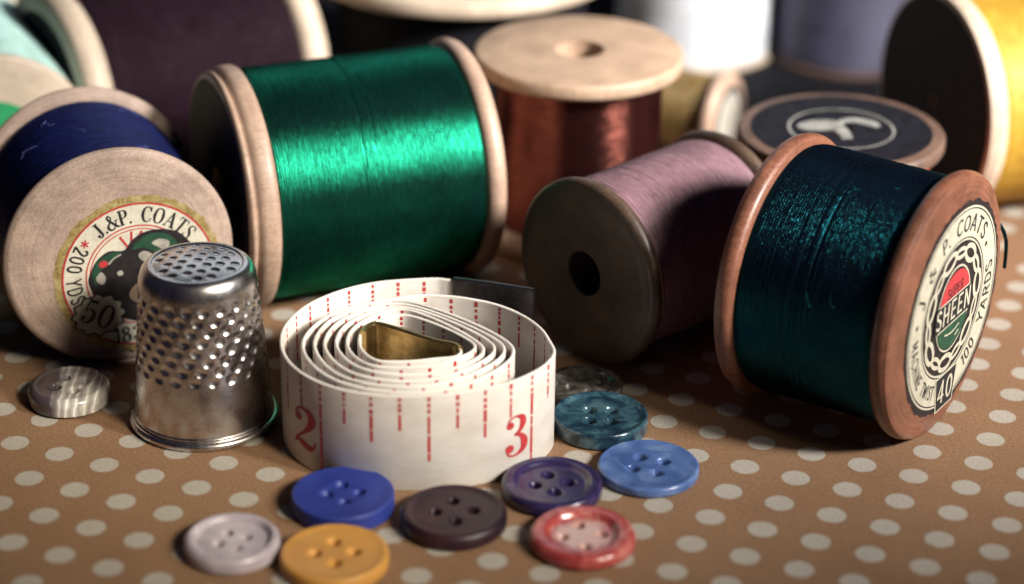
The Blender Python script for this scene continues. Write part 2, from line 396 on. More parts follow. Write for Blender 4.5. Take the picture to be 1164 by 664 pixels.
# label of the navy spool
def label_navy(root,R,L,place):
    cx,cy,q=.20*1.0,-.215,1.0
    P=lambda o:(lambda x,y,dz=0.:place(cx+x*q,cy+y*q,-(o+dz)))
    mb=MB(); rnd=[random.uniform(-.02,.012) for _ in range(160)]
    ring(mb,0,0,.30,.985,P(.004),160,wob=lambda t:rnd[int(t/(2*PI)*159.9)]*.8)
    lab=mb.build('label_or_shade_disc',GOLD,root,fix=False)
    def part(name,mat,fn,off):
        mb=MB(); fn(mb,P(off)); return mb.build(name,mat,lab,smooth=False,fix=False)
    part('cream_ring',PAPER,lambda m,p:(ring(m,0,0,.0,.885,p),),.008)
    part('ring_lines',INKR,lambda m,p:(ring(m,0,0,.872,.895,p),ring(m,0,0,.605,.622,p),ring(m,0,0,.565,.578,p),
        stroke(m,[(-.20,.50,.03),(-.11,.36,.03)],p,False),stroke(m,[(-.06,.55,.03),(-.07,.38,.03)],p,False),stroke(m,[(.06,.54,.03),(-.01,.40,.03)],p,False),
        [stroke(m,[(-.60-.05*math.cos(a),.47-.05*math.sin(a),.02),(-.60+.05*math.cos(a),.47+.05*math.sin(a),.02)],p,False) for a in (.3,1.35,2.4)]),.0105)
    def cv(l): return [(((40+x*.2712)-155)/100,(311-(210+y*.2712))/91.6) for x,y in l]
    def sp(m,p,l,dz=0.): poly(m,[(a,b) for a,b in spline(cv(l),5,True)],p,dz)
    part('picture',BLACKP,lambda m,p:(sp(m,p,[(207,385),(222,330),(250,288),(300,258),(365,262),(400,225),(450,198),(520,192),(600,215),(660,280),(690,360),(690,470),(640,560),(560,600),(440,585),(330,540),(250,470)]),),.0105)
    part('leaf',INKG,lambda m,p:(sp(m,p,[(226,370),(228,335),(250,295),(300,268),(352,264),(325,290),(290,315),(252,345),(240,395)]),sp(m,p,[(400,262),(425,232),(470,208),(540,212),(590,250),(600,300),(540,325),(500,290),(450,262)])),.0135)
    part('blossom',INKC,lambda m,p:(sp(m,p,[(425,290),(450,275),(485,295),(470,318),(440,315)]),sp(m,p,[(485,245),(520,232),(560,250),(545,285),(505,262)]),sp(m,p,[(525,290),(560,285),(575,310),(540,320)]),
        sp(m,p,[(240,362),(262,340),(280,365),(270,392),(248,385)]),sp(m,p,[(330,350),(350,345),(356,362),(336,366)]),stroke(m,[(*c,.018) for c in cv([(296,312),(320,290),(352,276)])],p)),.0165)
    part('berry',INKR,lambda m,p:(sp(m,p,[(255,308),(270,293),(292,300),(288,318),(264,322)]),),.0165)
    part('brown_print',BROWNP,lambda m,p:(sp(m,p,[(375,460),(390,425),(425,405),(450,430),(440,480),(405,490)]),sp(m,p,[(415,390),(435,370),(455,385),(440,408)])),.0165)  # brown patches printed in the picture
    p=P(.0135)
    part('lettering',INK,lambda m,p:arc_text(m,'J.&P.',SER,p,0,0,.655,.19,129,93),.0135)
    part('lettering',INK,lambda m,p:arc_text(m,'COATS',SER,p,0,0,.655,.19,85,32),.0135)
    part('lettering',INK,lambda m,p:arc_text(m,'C.',SER,p,0,0,.655,.19,22,6),.0135)
    part('lettering',INK,lambda m,p:arc_text(m,'200',SAN,p,0,0,.845,.18,146,171,False),.0135)
    part('lettering',INK,lambda m,p:arc_text(m,'YDS.',SAN,p,0,0,.845,.18,176,204,False),.0135)
    part('lettering',INK,lambda m,p:line_text(m,'1830',SAN,p,-.10,-.735,.20,0.06,.95),.0135)
    mb=MB(); p=P(.0165); N=72
    scal=lambda rr:[(-.50+ (rr+.018*math.cos(12*2*PI*k/N))*math.cos(2*PI*k/N)*1.18,-.44+(rr+.018*math.cos(12*2*PI*k/N))*math.sin(2*PI*k/N)) for k in range(N)]
    poly(mb,scal(.262),p); mb.build('badge_outline',INK,lab,smooth=False,fix=False)
    mb=MB(); p=P(.0195); poly(mb,scal(.238),p); mb.build('badge',PAPER2,lab,smooth=False,fix=False)
    mb=MB(); p=P(.0225); line_text(mb,'50',SER,p,-.50,-.43,.29,-.45,1.0); mb.build('badge_number',INK,lab,smooth=False,fix=False)

def label_teal(root,R,L,place):
    cx,cy,q=.16,-.06,.965
    P=lambda o:(lambda x,y,dz=0.:place(cx+x*q,cy+y*q,-(o+dz)))
    rnd=[random.uniform(-.035,.02) for _ in range(200)]
    rn=[(rnd[k]+rnd[(k+1)%200]+rnd[(k+2)%200])/2 for k in range(200)]
    mb=MB(); ring(mb,0,0,.28,1.285,P(.004),200,wob=lambda t:rn[int(t/(2*PI)*199.9)]); lab=mb.build('label_or_shade_disc',BLACKP,root,fix=False)
    def part(name,mat,fn,off):
        mb=MB(); fn(mb,P(off)); return mb.build(name,mat,lab,smooth=False,fix=False)
    part('cream_ring',PAPER2,lambda m,p:ring(m,0,0,.80,1.205,p),.008)
    part('ring_lines',INK,lambda m,p:(ring(m,0,0,1.165,1.18,p),ring(m,0,0,.825,.84,p)),.0105)
    # chain of links round the emblem
    def chain(m,p):
        for k in range(14):
            a=2*PI*k/14+.1; x,y=.665*math.cos(a),.665*math.sin(a); t=a+PI/2
            big=(k%2==0); la,lb=(.165,.085) if big else (.13,.05)
            pts=[(x+la*math.cos(u)*math.cos(t)-lb*math.sin(u)*math.sin(t),y+la*math.cos(u)*math.sin(t)+lb*math.sin(u)*math.cos(t),.06 if big else .05) for u in [2*PI*i/16 for i in range(17)]]
            stroke(m,pts,p,True,2)
    part('chain',PAPER2,chain,.0105)
    el=lambda rx,ry,a0=0,a1=2*PI,oy=0:[(rx*math.cos(a0+(a1-a0)*k/40),oy+ry*math.sin(a0+(a1-a0)*k/40)) for k in range(41)]
    part('emblem_outline',PAPER2,lambda m,p:poly(m,el(.46,.53)[:-1],p),.0135)
    part('emblem',BLACKP,lambda m,p:poly(m,el(.435,.505)[:-1],p),.0162)
    part('red_panel',INKR,lambda m,p:poly(m,el(.40,.33,.05,PI-.05,.14),p),.0189)
    part('green_panel',INKG,lambda m,p:poly(m,el(.40,.31,PI+.05,2*PI-.05,-.17),p),.0189)
    part('banner',INK,lambda m,p:poly(m,[(-.5,-.17),(.5,-.17),(.5,.155),(-.5,.155)],p),.0200)
    part('emblem_lettering',PAPER2,lambda m,p:(line_text(m,'SHEEN',SAN,p,0,0,.25,0,1.15),stroke(m,[(-.42,.16,.018),(.42,.16,.018)],p,False),stroke(m,[(-.42,-.17,.018),(.42,-.17,.018)],p,False),
        stroke(m,[(-.2,-.27,.02),(.0,-.3,.02),(.2,-.26,.02)],p),stroke(m,[(.1,-.38,.02),(.2,-.34,.02)],p,False)),.0225)
    part('small_lettering',INK,lambda m,p:(line_text(m,'SUPER',SAN,p,0,.245,.13,0,1.0)),.0215)
    for tx,r_,h_,a0,a1,tp in (('J',.905,.20,160,153,True),('&',.905,.18,141,130,True),('P.',.905,.20,118,106,True),('COATS',.905,.20,97,40,True),('MACHINE',1.09,.17,181,221,False),('TWIST',1.09,.17,226,251,False),('100',1.09,.19,297,317,False),('YARDS',1.09,.19,328,373,False)):
        part('lettering',INK,lambda m,p:arc_text(m,tx,SAN,p,0,0,r_,h_,a0,a1,tp),.0105)
    part('printed_dot',INK,lambda m,p:disc(m,.82,.50,.03,p),.0105); part('printed_dot',INK,lambda m,p:disc(m,-1.0,.15,.03,p),.0105)
    part('number_plate_edge',PAPER2,lambda m,p:poly(m,[(-.30,-.80),(.30,-.80),(.24,-1.27),(-.24,-1.27)],p),.0125)
    part('number_plate',INK,lambda m,p:poly(m,[(-.275,-.825),(.275,-.825),(.215,-1.25),(-.215,-1.25)],p),.0150)
    part('number',PAPER2,lambda m,p:line_text(m,'40',SAN,p,0,-1.03,.30,0,1.1),.0178)

def label_or_shade_rings(dark,pale,r0,rs,blob=None,r_in=.27):  # end labels, and the discs that paint shade on end faces
    def fn(root,R,L,place):
        P=lambda o:(lambda x,y,dz=0.:place(x,y,-(o+dz)))
        mb=MB(); ring(mb,0,0,r_in,r0,P(.004)); lab=mb.build('label_or_shade_disc',dark,root,fix=False)
        if rs or blob:
            mb=MB()
            for a,b in rs: ring(mb,0,0,a,b,P(.008))
            if blob: blob(mb,P(.009))
            mb.build('printed_emblem',pale,lab,smooth=False,fix=False)
    return fn

A=lambda d:math.radians(d-90)
Y=lambda y:y-YO
nr,nt,_=spool('navy','spool of navy blue thread with a round gold edged printed label facing the camera',(-4.485,Y(24.05),0),A(111),1.335,2.22,.20,W_BLUE,T_BLUE,style='round',rt=.90,label_fn=label_navy,rh=.3)
FACE_SHADE=label_or_shade_rings(DARKP,DARKP,1.34,[])  # painted shade: dark disc darkens the green spool's unlit left end
g,gt,_=spool('green','large spool of shiny emerald green thread lying on its side behind the thimble',(-3.566,Y(25.772),0),A(22.1),1.48,3.23,.40,W_GREEN,T_GREEN,style='bead',rt=.955,label_fn=FACE_SHADE,pitch=.028,amp=.004,seg=176,th2=.30,style2='round',marks=[(1.35,.20,.009,.012),(1.42,.30,.008,.009)],grain=.0007)
spool('red','upright spool of copper red thread with a bare pale wooden top',(.825,Y(28.06),0),.6,1.343,2.5,.22,W_RED,T_RED,'up','square',rt=.80,rh=.32,pitch=.034,amp=.004,grain=.0005)
pr_,pt,_=spool('pink','spool of dusky mauve thread lying with its dark bare wooden end and open hole forward',(.83,Y(24.25),0),A(43),1.135,2.38,.22,W_PINK,T_PINK,style='round',rt=.915,rt2=.93,pitch=.035,rh=.27,marks=[(.75,.1,.012,.012),(1.1,.1,.01,.012),(1.4,.08,.01,.010)])
tr,tt,tplace=spool('teal','spool of dark teal thread with reddish wooden ends and a printed chain label',(4.735,Y(22.685),0),A(146.8),1.517,2.09,.23,W_TEAL,T_TEAL,style='flat',rt=.925,rt2=.94,pitch=.032,amp=.0045,seg=176,label_fn=label_teal,rh=.26,marks=[(.95,.10,.012,.009),(1.02,.12,.010,.009),(1.10,.10,.010,.008),(1.17,.13,.010,.007)],grain=.0009)
mb=MB(); tube(mb,[(1.25,.27,2.10),(1.48,.22,2.00),(1.60,.10,1.90),(1.68,.03,1.68),(1.70,.02,1.34)],.022); mb.build('thread_end',T_TEAL,tt)
spool('dark','upright spool of orange red thread with a dark round label on its walnut top',(4.04,Y(26.68),0),.2,1.28,2.0,.2,W_DARK,T_ORANGE,'up','square',rt=.86,rh=.16,
      label_fn=label_or_shade_rings(DARKP,FADED,1.12,[(.63,.66)],lambda m,p:(disc(m,-.22,.14,.30,p,24,0,.17),stroke(m,[(.05,.22,.10),(.25,.24,.14),(.42,.10,.16),(.46,-.04,.08)],p),stroke(m,[(-.06,.2,.12),(-.01,-.05,.16),(-.03,-.34,.13)],p)),.14))
spool('small','small olive gold thread spool behind the copper red one, its white label end showing',(3.0,Y(30.35),0),A(152),.66,1.6,.2,W_GREEN,T_OLIVE,style='round',rt=.85,rh=.05,seg=96,
      label_fn=label_or_shade_rings(INK,INKC,.48,[(.0,.40)]))
spool('yellow','big spool of golden yellow thread at the right edge with its dark end turned left',(5.56,Y(28.9),0),A(20.2),1.516,2.24,.29,W_CREAM,T_YEL,style='flat',rt=.95,rh=.06,label_fn=label_or_shade_rings(DARKP,DARKP,1.42,[],None,.06))  # dark label widened over rim and hole, painting in the end's shade
spool('maroon','blurred spool of dark maroon thread with cream wooden ends, behind the green spool',(-6.25,Y(29.0),0),A(34),1.43,3.62,.44,W_CREAM,T_MAROON,style='round',rt=.9,label_fn=label_or_shade_rings(DARKP,DARKP,1.12,[]))
spool('mint','blurred spool of pale mint thread with a green label, cropped by the left edge',(-6.62,Y(27.4),0),A(109),1.27,3.0,.16,W_CREAM,T_MINT,style='square',rt=.97,label_fn=label_or_shade_rings(GREENP,GREENP,.66,[]))
spool('black','upright black thread spool whose broad cream top is cut by the upper edge',(-.79,Y(32.3),0),0,2.25,2.4,.24,W_CREAM,T_BLACK,'up','square',rt=.8)
spool('white','blurred upright spool of white thread standing farthest back behind the copper red spool',(2.85,Y(35.2),0),0,1.3,4.0,.06,W_CREAM,T_WHITE,'up','square',rt=.94)
spool('lavender','blurred grey violet spool right of the white one',(5.3,Y(35.0),0),0,1.25,4.0,.06,W_DARK,T_LAV,'up','square',rt=.94)

def fibres(parent,mat,R,rt,s0,s1,n,th0,th1,up=None):
    for i in range(n):
        t=random.uniform(th0,th1); s=random.uniform(s0,s1); pts=[]
        dt=random.uniform(-.25,.25); ds=random.uniform(-.25,.25); lift=random.uniform(.02,.07)
        for k in range(6):
            f=k/5; a=t+dt*f+random.uniform(-.03,.03); rr=R*rt+.004+lift*math.sin(PI*f)**2*(1 if i%2 else .4)
            pts.append((rr*math.cos(a),s+ds*f+random.uniform(-.02,.02),R+rr*math.sin(a)))
        mb=MB(); tube(mb,pts,.0032,5,4); mb.build('stray_fibre',mat,parent)
fibres(nt,T_BLUE2,1.335,.905,.4,1.9,7,.7,2.4)
fibres(gt,T_GREEN,1.48,.957,.7,2.8,7,-2.6,-1.0)
fibres(tt,T_TEAL,1.517,.935,.4,1.8,8,-4.6,-2.6)
fibres(pt,T_PINK,1.135,.93,.4,1.7,5,.3,1.8)
# ------------------------------------------------------------------ thimble
def thimble(x,y):
    H=1.93; R0,R1=.765,.648
    prof=[]
    # rolled rim
    for k in range(0,14):
        a=-PI*.5+PI*1.15*k/13; prof.append((.785+.05*math.cos(a),.052+.05*math.sin(a)))
    prof+=[(.782,.115),(.775,.13)]
    NS=220
    for k in range(NS+1):
        s=.145+(1.68-.145)*k/NS; f=(s-.145)/(1.68-.145); prof.append((R0-(R0-R1)*f**1.15,s))
    for k in range(1,20):   # shoulder
        a=PI/2*k/19; prof.append((R1-.125+.125*math.cos(a),1.68+.235*math.sin(a)))
    # recessed top
    prof+=[(.512,1.917),(.503,1.914),(.496,1.907),(.489,1.903)]
    for k in range(1,60): prof.append((.485*(1-k/60),1.903+.04*(1-(1-k/60)**2)))
    prof.append((.002,1.943))
    NT_=420
    rows=[.80+.116*i for i in range(8)]; nd=22
    cells={}
    top=[]
    for i in range(-5,6):
        for j in range(-6,7):
            px=(i+.5*(j%2))*.158; py=j*.137
            if math.hypot(px,py)<.425: top.append((px+random.uniform(-.008,.008),py+random.uniform(-.008,.008)))
    vs=[];lcs=[]
    for (r,s) in prof:
        for k in range(NT_):
            t=2*PI*k/NT_; rr=r; ss=s
            if .40<s<1.72 and r>.6:
                for i,sr in enumerate(rows):
                    ds=s-sr-.035*math.sin(t*1.0+.6)*0
                    if abs(ds)<.06:
                        ph=(t/(2*PI)*nd+.5*(i%2)+.12*i)%1-.5
                        d=math.hypot(ph*2*PI*rr/nd,ds*1.0)
                        e=max(0.,1-(d/.064)**2)
                        rr-=.022*e
            elif s>1.89 and r<.50:
                X,Y_=r*math.cos(t),r*math.sin(t)
                for (a,b) in top:
                    d=math.hypot(X-a,Y_-b)
                    if d<.056: ss-=.015*(1-(d/.056)**2)
            vs.append((rr*math.cos(t),rr*math.sin(t),ss)); lcs.append(vs[-1])
    fs=[]
    for i in range(len(prof)-1):
        for k in range(NT_):
            k2=(k+1)%NT_; fs.append((i*NT_+k,i*NT_+k2,(i+1)*NT_+k2,(i+1)*NT_+k))
    fs.append(tuple((len(prof)-1)*NT_+k for k in range(NT_)))
    mb=MB(); mb.add(vs,fs,lcs)
    t=NT('worn_nickel_silver'); v=t.lc()
    n=t.noise(v,3.5,6,.7); n2=t.noise(v,60,4,.75); n3=t.noise(t.mapv(v,(3,3,70)),1,4,.6)
    t.set(Base_Color=t.ramp(n,[(.3,(.40,.36,.34)),(.6,(.66,.63,.62))]),Metallic=1.,Roughness=t.math('ADD',.17,t.math('MULTIPLY',n,.22)))
    b=t.bump(n2,.10,.006); t.bump(n3,.06,.01,b)
    o=mb.build('thimble',t.m,None); o.location=(x,y,0); o.rotation_euler=(0,0,.3)
    tag(o,'dimpled silver metal thimble standing in front of the navy spool','thimble')
thimble(-3.423,Y(22.77))

# ------------------------------------------------------------------ tape measure
def tape():
    TW=1.15; W2=.019
    c0=(-1.030,22.558); c1=(-1.118,22.387)
    pol=lambda c,a,r:(c[0]+r*math.cos(math.radians(a)),c[1]+r*math.sin(math.radians(a)))
    pts=[(.25,23.738),(.0,23.81),(-.25,23.885),(-.525,23.955),(-.75,24.01),(-.931,24.035)]
    for a,r in ((110,1.475),(130,1.48),(150,1.48),(172,1.48),(193,1.475),(212,1.455),(232,1.41),(252,1.355),(272,1.33),(292,1.35),(312,1.43),(328,1.49),(340,1.525),(349,1.52)): pts.append(pol(c0,a,r))
    pts+=[(.42,22.50),(.32,22.83),(.12,23.14),(-.15,23.38),(-.48,23.53),(-.816,23.605)]
    key=[(93,1.19),(137,1.17),(181,1.145),(227,1.11),(273,1.085),(318,1.09),(362,1.10)]
    dec={93:.088,137:.102,181:.122,227:.126,273:.138,318:.128,362:.100}
    for wr in range(6):
        for a,r in key:
            if wr==5 and a>318: continue
            jit=0 if wr==0 else random.uniform(-.010,.010)
            pts.append(pol(c1,a,r-dec[a]*wr+jit))
    brass=[(-.60,22.13),(-.545,22.26),(-.62,22.39),(-.80,22.46),(-1.03,22.60),(-1.30,22.77),(-1.50,22.855),(-1.60,22.75),(-1.625,22.62)]
    nb=len(pts); pts+=brass
    P=spline(pts,14)
    S_=[0.]
    for i in range(1,len(P)): S_.append(S_[-1]+math.dist(P[i],P[i-1]))
    Ltot=S_[-1]
    # resample evenly
    N=int(Ltot/.028); Q=[];j=0
    for k in range(N+1):
        s=Ltot*k/N
        while j<len(P)-2 and S_[j+1]<s: j+=1
        f=(s-S_[j])/max(1e-9,S_[j+1]-S_[j]); Q.append((P[j][0]+(P[j+1][0]-P[j][0])*f,P[j][1]+(P[j+1][1]-P[j][1])*f))
    nor=[]
    for i in range(N+1):
        a=Q[max(0,i-1)];b=Q[min(N,i+1)]; dx,dy=b[0]-a[0],b[1]-a[1]; l=math.hypot(dx,dy); nor.append((dy/l,-dx/l))   # outward for a counter-clockwise path
    sB=S_[(nb+2)*14]; sT=S_[3*14]
    ox,oy=-1.03,22.45
    def at(s,off,z):
        f=max(0,min(1,s/Ltot))*N; i=min(N-1,int(f)); f-=i
        x=Q[i][0]*(1-f)+Q[i+1][0]*f; y=Q[i][1]*(1-f)+Q[i+1][1]*f
        nx=nor[i][0]*(1-f)+nor[i+1][0]*f; ny=nor[i][1]*(1-f)+nor[i+1][1]*f
        return (x+nx*off-ox,y+ny*off-oy,z)
    root=empty('tape_measure',(ox,Y(oy),0)); tag(root,'coiled white tape measure with red inch marks and numerals, in the middle','tape measure')
    def wav(s): return .008*math.sin(s*2.1)+.006*math.sin(s*.9+1)
    def ribbon(s0,s1,hw,z0,z1,name,mat,parent,rnd=.012):
        n=max(4,int((s1-s0)/.028)); mb=MB(); vs=[];fs=[];lc=[]
        sec=[(-hw,z0+rnd),(-hw,z1-rnd),(-hw*.6,z1-rnd*.3),(0,z1),(hw*.6,z1-rnd*.3),(hw,z1-rnd),(hw,z0+rnd),(hw*.5,z0),(-hw*.5,z0)]
        for k in range(n+1):
            s=s0+(s1-s0)*k/n
            for o_,z in sec:
                zz=z+(wav(s) if z>z0+.3 else 0.)
                vs.append(at(s,o_,zz)); lc.append((s,o_*10,z))
        m=len(sec)
        for k in range(n):
            for q in range(m):
                q2=(q+1)%m; fs.append((k*m+q,k*m+q2,(k+1)*m+q2,(k+1)*m+q))
        fs.append(tuple(range(m))); fs.append(tuple(n*m+q for q in range(m)))
        mb.add(vs,fs,lc); return mb.build(name,mat,parent,sharp=40)
    t=NT('coated_white_tape_cloth'); v=t.lc()
    n=t.noise(t.mapv(v,(1.5,1,3)),1.2,5,.6); n2=t.noise(t.mapv(v,(3,1,55)),1,3,.6); n3=t.noise(v,50,3,.7)
    t.set(Base_Color=t.ramp(n,[(.3,(.68,.62,.55)),(.6,(.80,.76,.70))]),Roughness=.5)
    b=t.bump(n2,.30,.012); t.bump(n3,.06,.006,b)
    rib=ribbon(sT+.02,sB-.02,W2,0.003,TW,'ribbon',t.m,root)
    tm=NT('dark_steel_tip'); v=tm.lc(); nn=tm.noise(v,8,5,.7)
    tm.set(Base_Color=tm.ramp(nn,[(.3,(.10,.10,.11)),(.7,(.25,.24,.25))]),Metallic=1.,Roughness=.33)
    bm_=NT('aged_brass'); v=bm_.lc(); nn=bm_.noise(v,7,5,.7)
    bm_.set(Base_Color=bm_.ramp(nn,[(.3,(.30,.19,.07)),(.65,(.62,.44,.18))]),Metallic=1.,Roughness=.36)
    ribbon(0.,sT+.15,.042,-.0+.003,TW+.03,'metal_tip',tm.m,root,.02)
    ribbon(sB-.12,Ltot,.036,.003,TW+.03,'brass_tip',bm_.m,root,.02)
    # printed scale
    def near(px,py):
        best=min(((math.dist(Q[i],(px,py)),i) for i in range(N//3)))
        return best[1]/N*Ltot
    s2=near(-1.995,21.50); s3=near(.36,21.62); inch=s3-s2
    mb=MB()
    def mark(s,z0,z1,off,wd=.034):
        vs=[];sg=1 if off>0 else -1
        a,b=at(s-wd/2,off,z0),at(s+wd/2,off,z0); c,d=at(s+wd/2,off,z1),at(s-wd/2,off,z1)
        mb.add([a,b,c,d],[(0,1,2,3)])
    k0=int((s2-sT)/(inch/8)); k1=int((sB-s2)/(inch/8))
    for side in (1,-1):
        for k in range(-k0+1,k1-1):
            s=s2+k*inch/8
            if side<0: s+=.07
            e=W2+.003
            ln=1.0 if k%8==0 else .70 if k%4==0 else .52 if k%2==0 else .38
            zt=TW-.02-.02*random.random(); zb=TW*(1-ln)+.02; z=zt
            while z>zb:
                f=(zt-z)/TW
                d=random.uniform(.035,.06) if f<.16 else random.uniform(.10,.3)
                mark(s,max(zb,z-d),z+(wav(s) if z==zt else 0),e*side,random.uniform(.026,.040)); z-=d+(random.uniform(.012,.035) if f<.2 else random.uniform(.0,.02))
    for ch,sx in (('2',s2),('3',s3)):
        h=.50; WX={'2':1.28,'3':1.08}
        for q in (ch,):
            gl=SER[q]
            put=lambda x,y,dz,sx=sx,gl=gl,ch=ch:at(sx-.075-gl[0]*h*WX[ch]+x*h*WX[ch]+.03,W2+.0035+dz*.5,.24+y*h)
            glyph(mb,gl,put)
    mb.build('printed_scale',INKR,rib,smooth=False,fix=False)
tape()

# ------------------------------------------------------------------ buttons
BG='loose sewing buttons'
def button(label,x,y,R,t,mat,holes=.165,hr=.062,rot=0.,rim=.80,dish=.05,dome=0.,edge=.05,well=0.,depth=.8,cat='button'):
    NT_=128; mb=MB(); vs=[];fs=[];
    prof=[(R*.02,0),(R*.7,0),(R*.90,.012),(R-edge*.4,.03)]
    for k in range(0,9):
        a=-PI/2+PI/2*k/8*1; prof.append((R-edge*.35+edge*.35*math.cos(a),.05+.03*math.sin(a)))
    prof=[p for p in prof]
    prof.append((R,t-edge-.01))
    for k in range(0,9):
        a=PI/2*k/8; prof.append((R-edge+edge*math.cos(a),t-edge+edge*math.sin(a)))
    nt=46
    for k in range(1,nt+1): prof.append(((R-edge)*(1-k/nt)+.002,t))
    hs=[(holes*math.cos(rot+PI/2*i),holes*math.sin(rot+PI/2*i)) for i in range(4)]
    for (r,z) in prof:
        for k in range(NT_):
            a=2*PI*k/NT_; X,Yy=r*math.cos(a),r*math.sin(a); zz=z
            if z>=t-1e-6 and r<R-edge+1e-6:
                zz-=dish*(1-sm(r,R*rim*.82,R*rim))
                zz+=dome*(1-(r/R)**2)
                if well: zz-=well*(1-sm(r,.15,.24))
                for hx,hy in hs:
                    d=math.hypot(X-hx,Yy-hy)
                    if d<hr*1.4:
                        zz-=(t*depth)*(1-sm(d,hr*.80,hr)); zz-=.006*(1-sm(d,hr,hr*1.4))
            elif dome and z>t-edge-.02: zz+=0
            vs.append((X,Yy,zz))
    n=len(prof)
    for i in range(n-1):
        for k in range(NT_):
            k2=(k+1)%NT_; fs.append((i*NT_+k,i*NT_+k2,(i+1)*NT_+k2,(i+1)*NT_+k))
    fs.append(tuple((n-1)*NT_+k for k in range(NT_))); fs.append(tuple(range(NT_)))
    mb.add(vs,fs); o=mb.build('button',mat,None,sharp=60); o.location=(x,Y(y),.001); tag(o,label,cat,BG); return o
def swirl(name,cols,scale=3.,dist=2.,rough=.25,sub=0.,trans=0.,coat=.3,metal=0.,detail=3,stretch=(1,1,1),bump=.05):
    t=NT(name); v=t.mapv(t.lc(),stretch,(random.random()*9,random.random()*9,random.random()*9))
    n=t.noise(v,scale,detail,.55,dist)
    t.set(Base_Color=t.ramp(n,cols),Roughness=rough,Coat_Weight=coat,Coat_Roughness=.12,Transmission_Weight=trans,Metallic=metal,Subsurface_Weight=sub,Subsurface_Radius=(1,1,1),Subsurface_Scale=.12)
    t.bump(t.noise(t.lc(),25,4,.6),bump,.01); return t.m
def marble():
    t=NT('banded_horn_plastic'); v=t.lc(); n=t.noise(v,2.2,3,.5)
    wv=t.node('ShaderNodeTexWave',{'Vector':t.mapv(v,(1,.35,1)),'Scale':3.2,'Distortion':5.,'Detail':3.,'Detail Scale':1.4},wave_type='BANDS',bands_direction='X').outputs['Fac']
    c=t.ramp(wv,[(.1,(.36,.33,.30)),(.5,(.52,.49,.44)),(.8,(.46,.43,.39)),(.93,(.80,.78,.73))])
    g=t.node('ShaderNodeSeparateXYZ',{0:v}).outputs[0]
    k=t.math('ADD',g,t.math('MULTIPLY',n,.35))
    c=t.mix(t.ramp(k,[(.0,(1,1,1)),(.16,(0,0,0))]),c,(.07,.055,.06))
    t.set(Base_Color=c,Roughness=.22,Coat_Weight=.4); return t.m
button('grey and white banded horn button half in shadow left of the thimble',-4.99,23.10,.465,.24,marble(),rot=.5,rim=.95,dish=.02,edge=.10,dome=.0,hr=.07)
button('dark teal pearly shell button touching the right side of the tape measure',1.003,22.62,.530,.20,swirl('dark_teal_shell',[(.25,(.006,.014,.028)),(.45,(.014,.04,.065)),(.6,(.04,.095,.12)),(.75,(.11,.19,.21))],3.2,1.5,.18,coat=.6,detail=4,bump=.15),rot=.75,rim=.97,dish=.03,edge=.03,hr=.078,holes=.17)
button('translucent sky blue button, rightmost of all the buttons',1.491,21.64,.548,.125,swirl('translucent_blue_plastic',[(.3,(.07,.14,.38)),(.55,(.13,.23,.52)),(.75,(.26,.37,.62))],3.,1.2,.24,.35,.3,.3),rot=.45,rim=.97,dish=.012,edge=.035,hr=.074,holes=.185)
button('dark purple button right of the plum one, behind the coral red button',.45,21.20,.535,.17,swirl('purple_plastic',[(.3,(.014,.010,.042)),(.6,(.030,.020,.080)),(.8,(.13,.09,.20))],2.6,1.5,.28,.1,0,.25),rot=.2,rim=.80,dish=.05,edge=.06,holes=.18,hr=.068)
button('dark plum brown glossy button in front of the tape measure',-.569,20.54,.550,.19,swirl('plum_brown_plastic',[(.3,(.012,.004,.010)),(.6,(.030,.009,.016)),(.8,(.085,.022,.024))],2.2,1.2,.45,.1,0,.0),rot=.1,rim=.93,dish=.025,edge=.07,holes=.20,hr=.068)
def redm():
    t=NT('coral_marbled_plastic'); v=t.lc()
    n=t.noise(v,3.5,4,.55,1.2)
    ln=t.node('ShaderNodeVectorMath',{0:v},operation='LENGTH').outputs['Value']
    c=t.ramp(n,[(.3,(.26,.03,.032)),(.6,(.42,.08,.07)),(.8,(.58,.27,.24))])
    k=t.math('ADD',ln,t.math('MULTIPLY',n,-.3))
    c=t.mix(t.ramp(k,[(.08,(1,1,1)),(.2,(0,0,0))]),c,(.58,.38,.34))
    t.set(Base_Color=c,Roughness=.26,Coat_Weight=.3,Subsurface_Weight=.15,Subsurface_Radius=(1,.5,.4),Subsurface_Scale=.1); return t.m
button('coral red marbled button with a whitish centre, right of the plum button',.75,20.20,.546,.17,redm(),rot=.15,rim=.72,dish=.065,edge=.08,hr=.058,holes=.20)
button('mustard yellow button cut by the bottom edge of the picture',-1.745,19.74,.548,.17,swirl('mustard_plastic',[(.3,(.52,.24,.045)),(.7,(.64,.33,.08))],2.,.5,.42,.15,0,.05),rot=.1,rim=.95,dish=.012,edge=.04,hr=.068,holes=.195)
button('thick matte royal blue button touching the front of the tape measure',-1.735,20.83,.537,.21,swirl('royal_blue_plastic',[(.3,(.016,.032,.21)),(.7,(.028,.05,.28))],2.,.5,.5,.1,0,.0),rot=.15,rim=.9,dish=.006,edge=.025,hr=.066,holes=.17,well=.016,depth=.2)
button('pale lilac button with a raised rounded rim, left of the yellow one',-2.796,19.98,.490,.19,swirl('lilac_pearl_plastic',[(.3,(.34,.29,.33)),(.6,(.46,.40,.44)),(.8,(.60,.54,.56))],2.5,1.,.28,.15,0,.25),rot=.45,rim=.86,dish=.06,edge=.07,hr=.056,holes=.15)

button('shadowed grey brown shell button half hidden behind the dark teal one',.83,23.40,.45,.17,swirl('grey_brown_shell',[(.3,(.025,.02,.018)),(.55,(.065,.058,.05)),(.75,(.17,.16,.14))],3.4,1.6,.25,coat=.4),rot=.3,rim=.8,dish=.04)
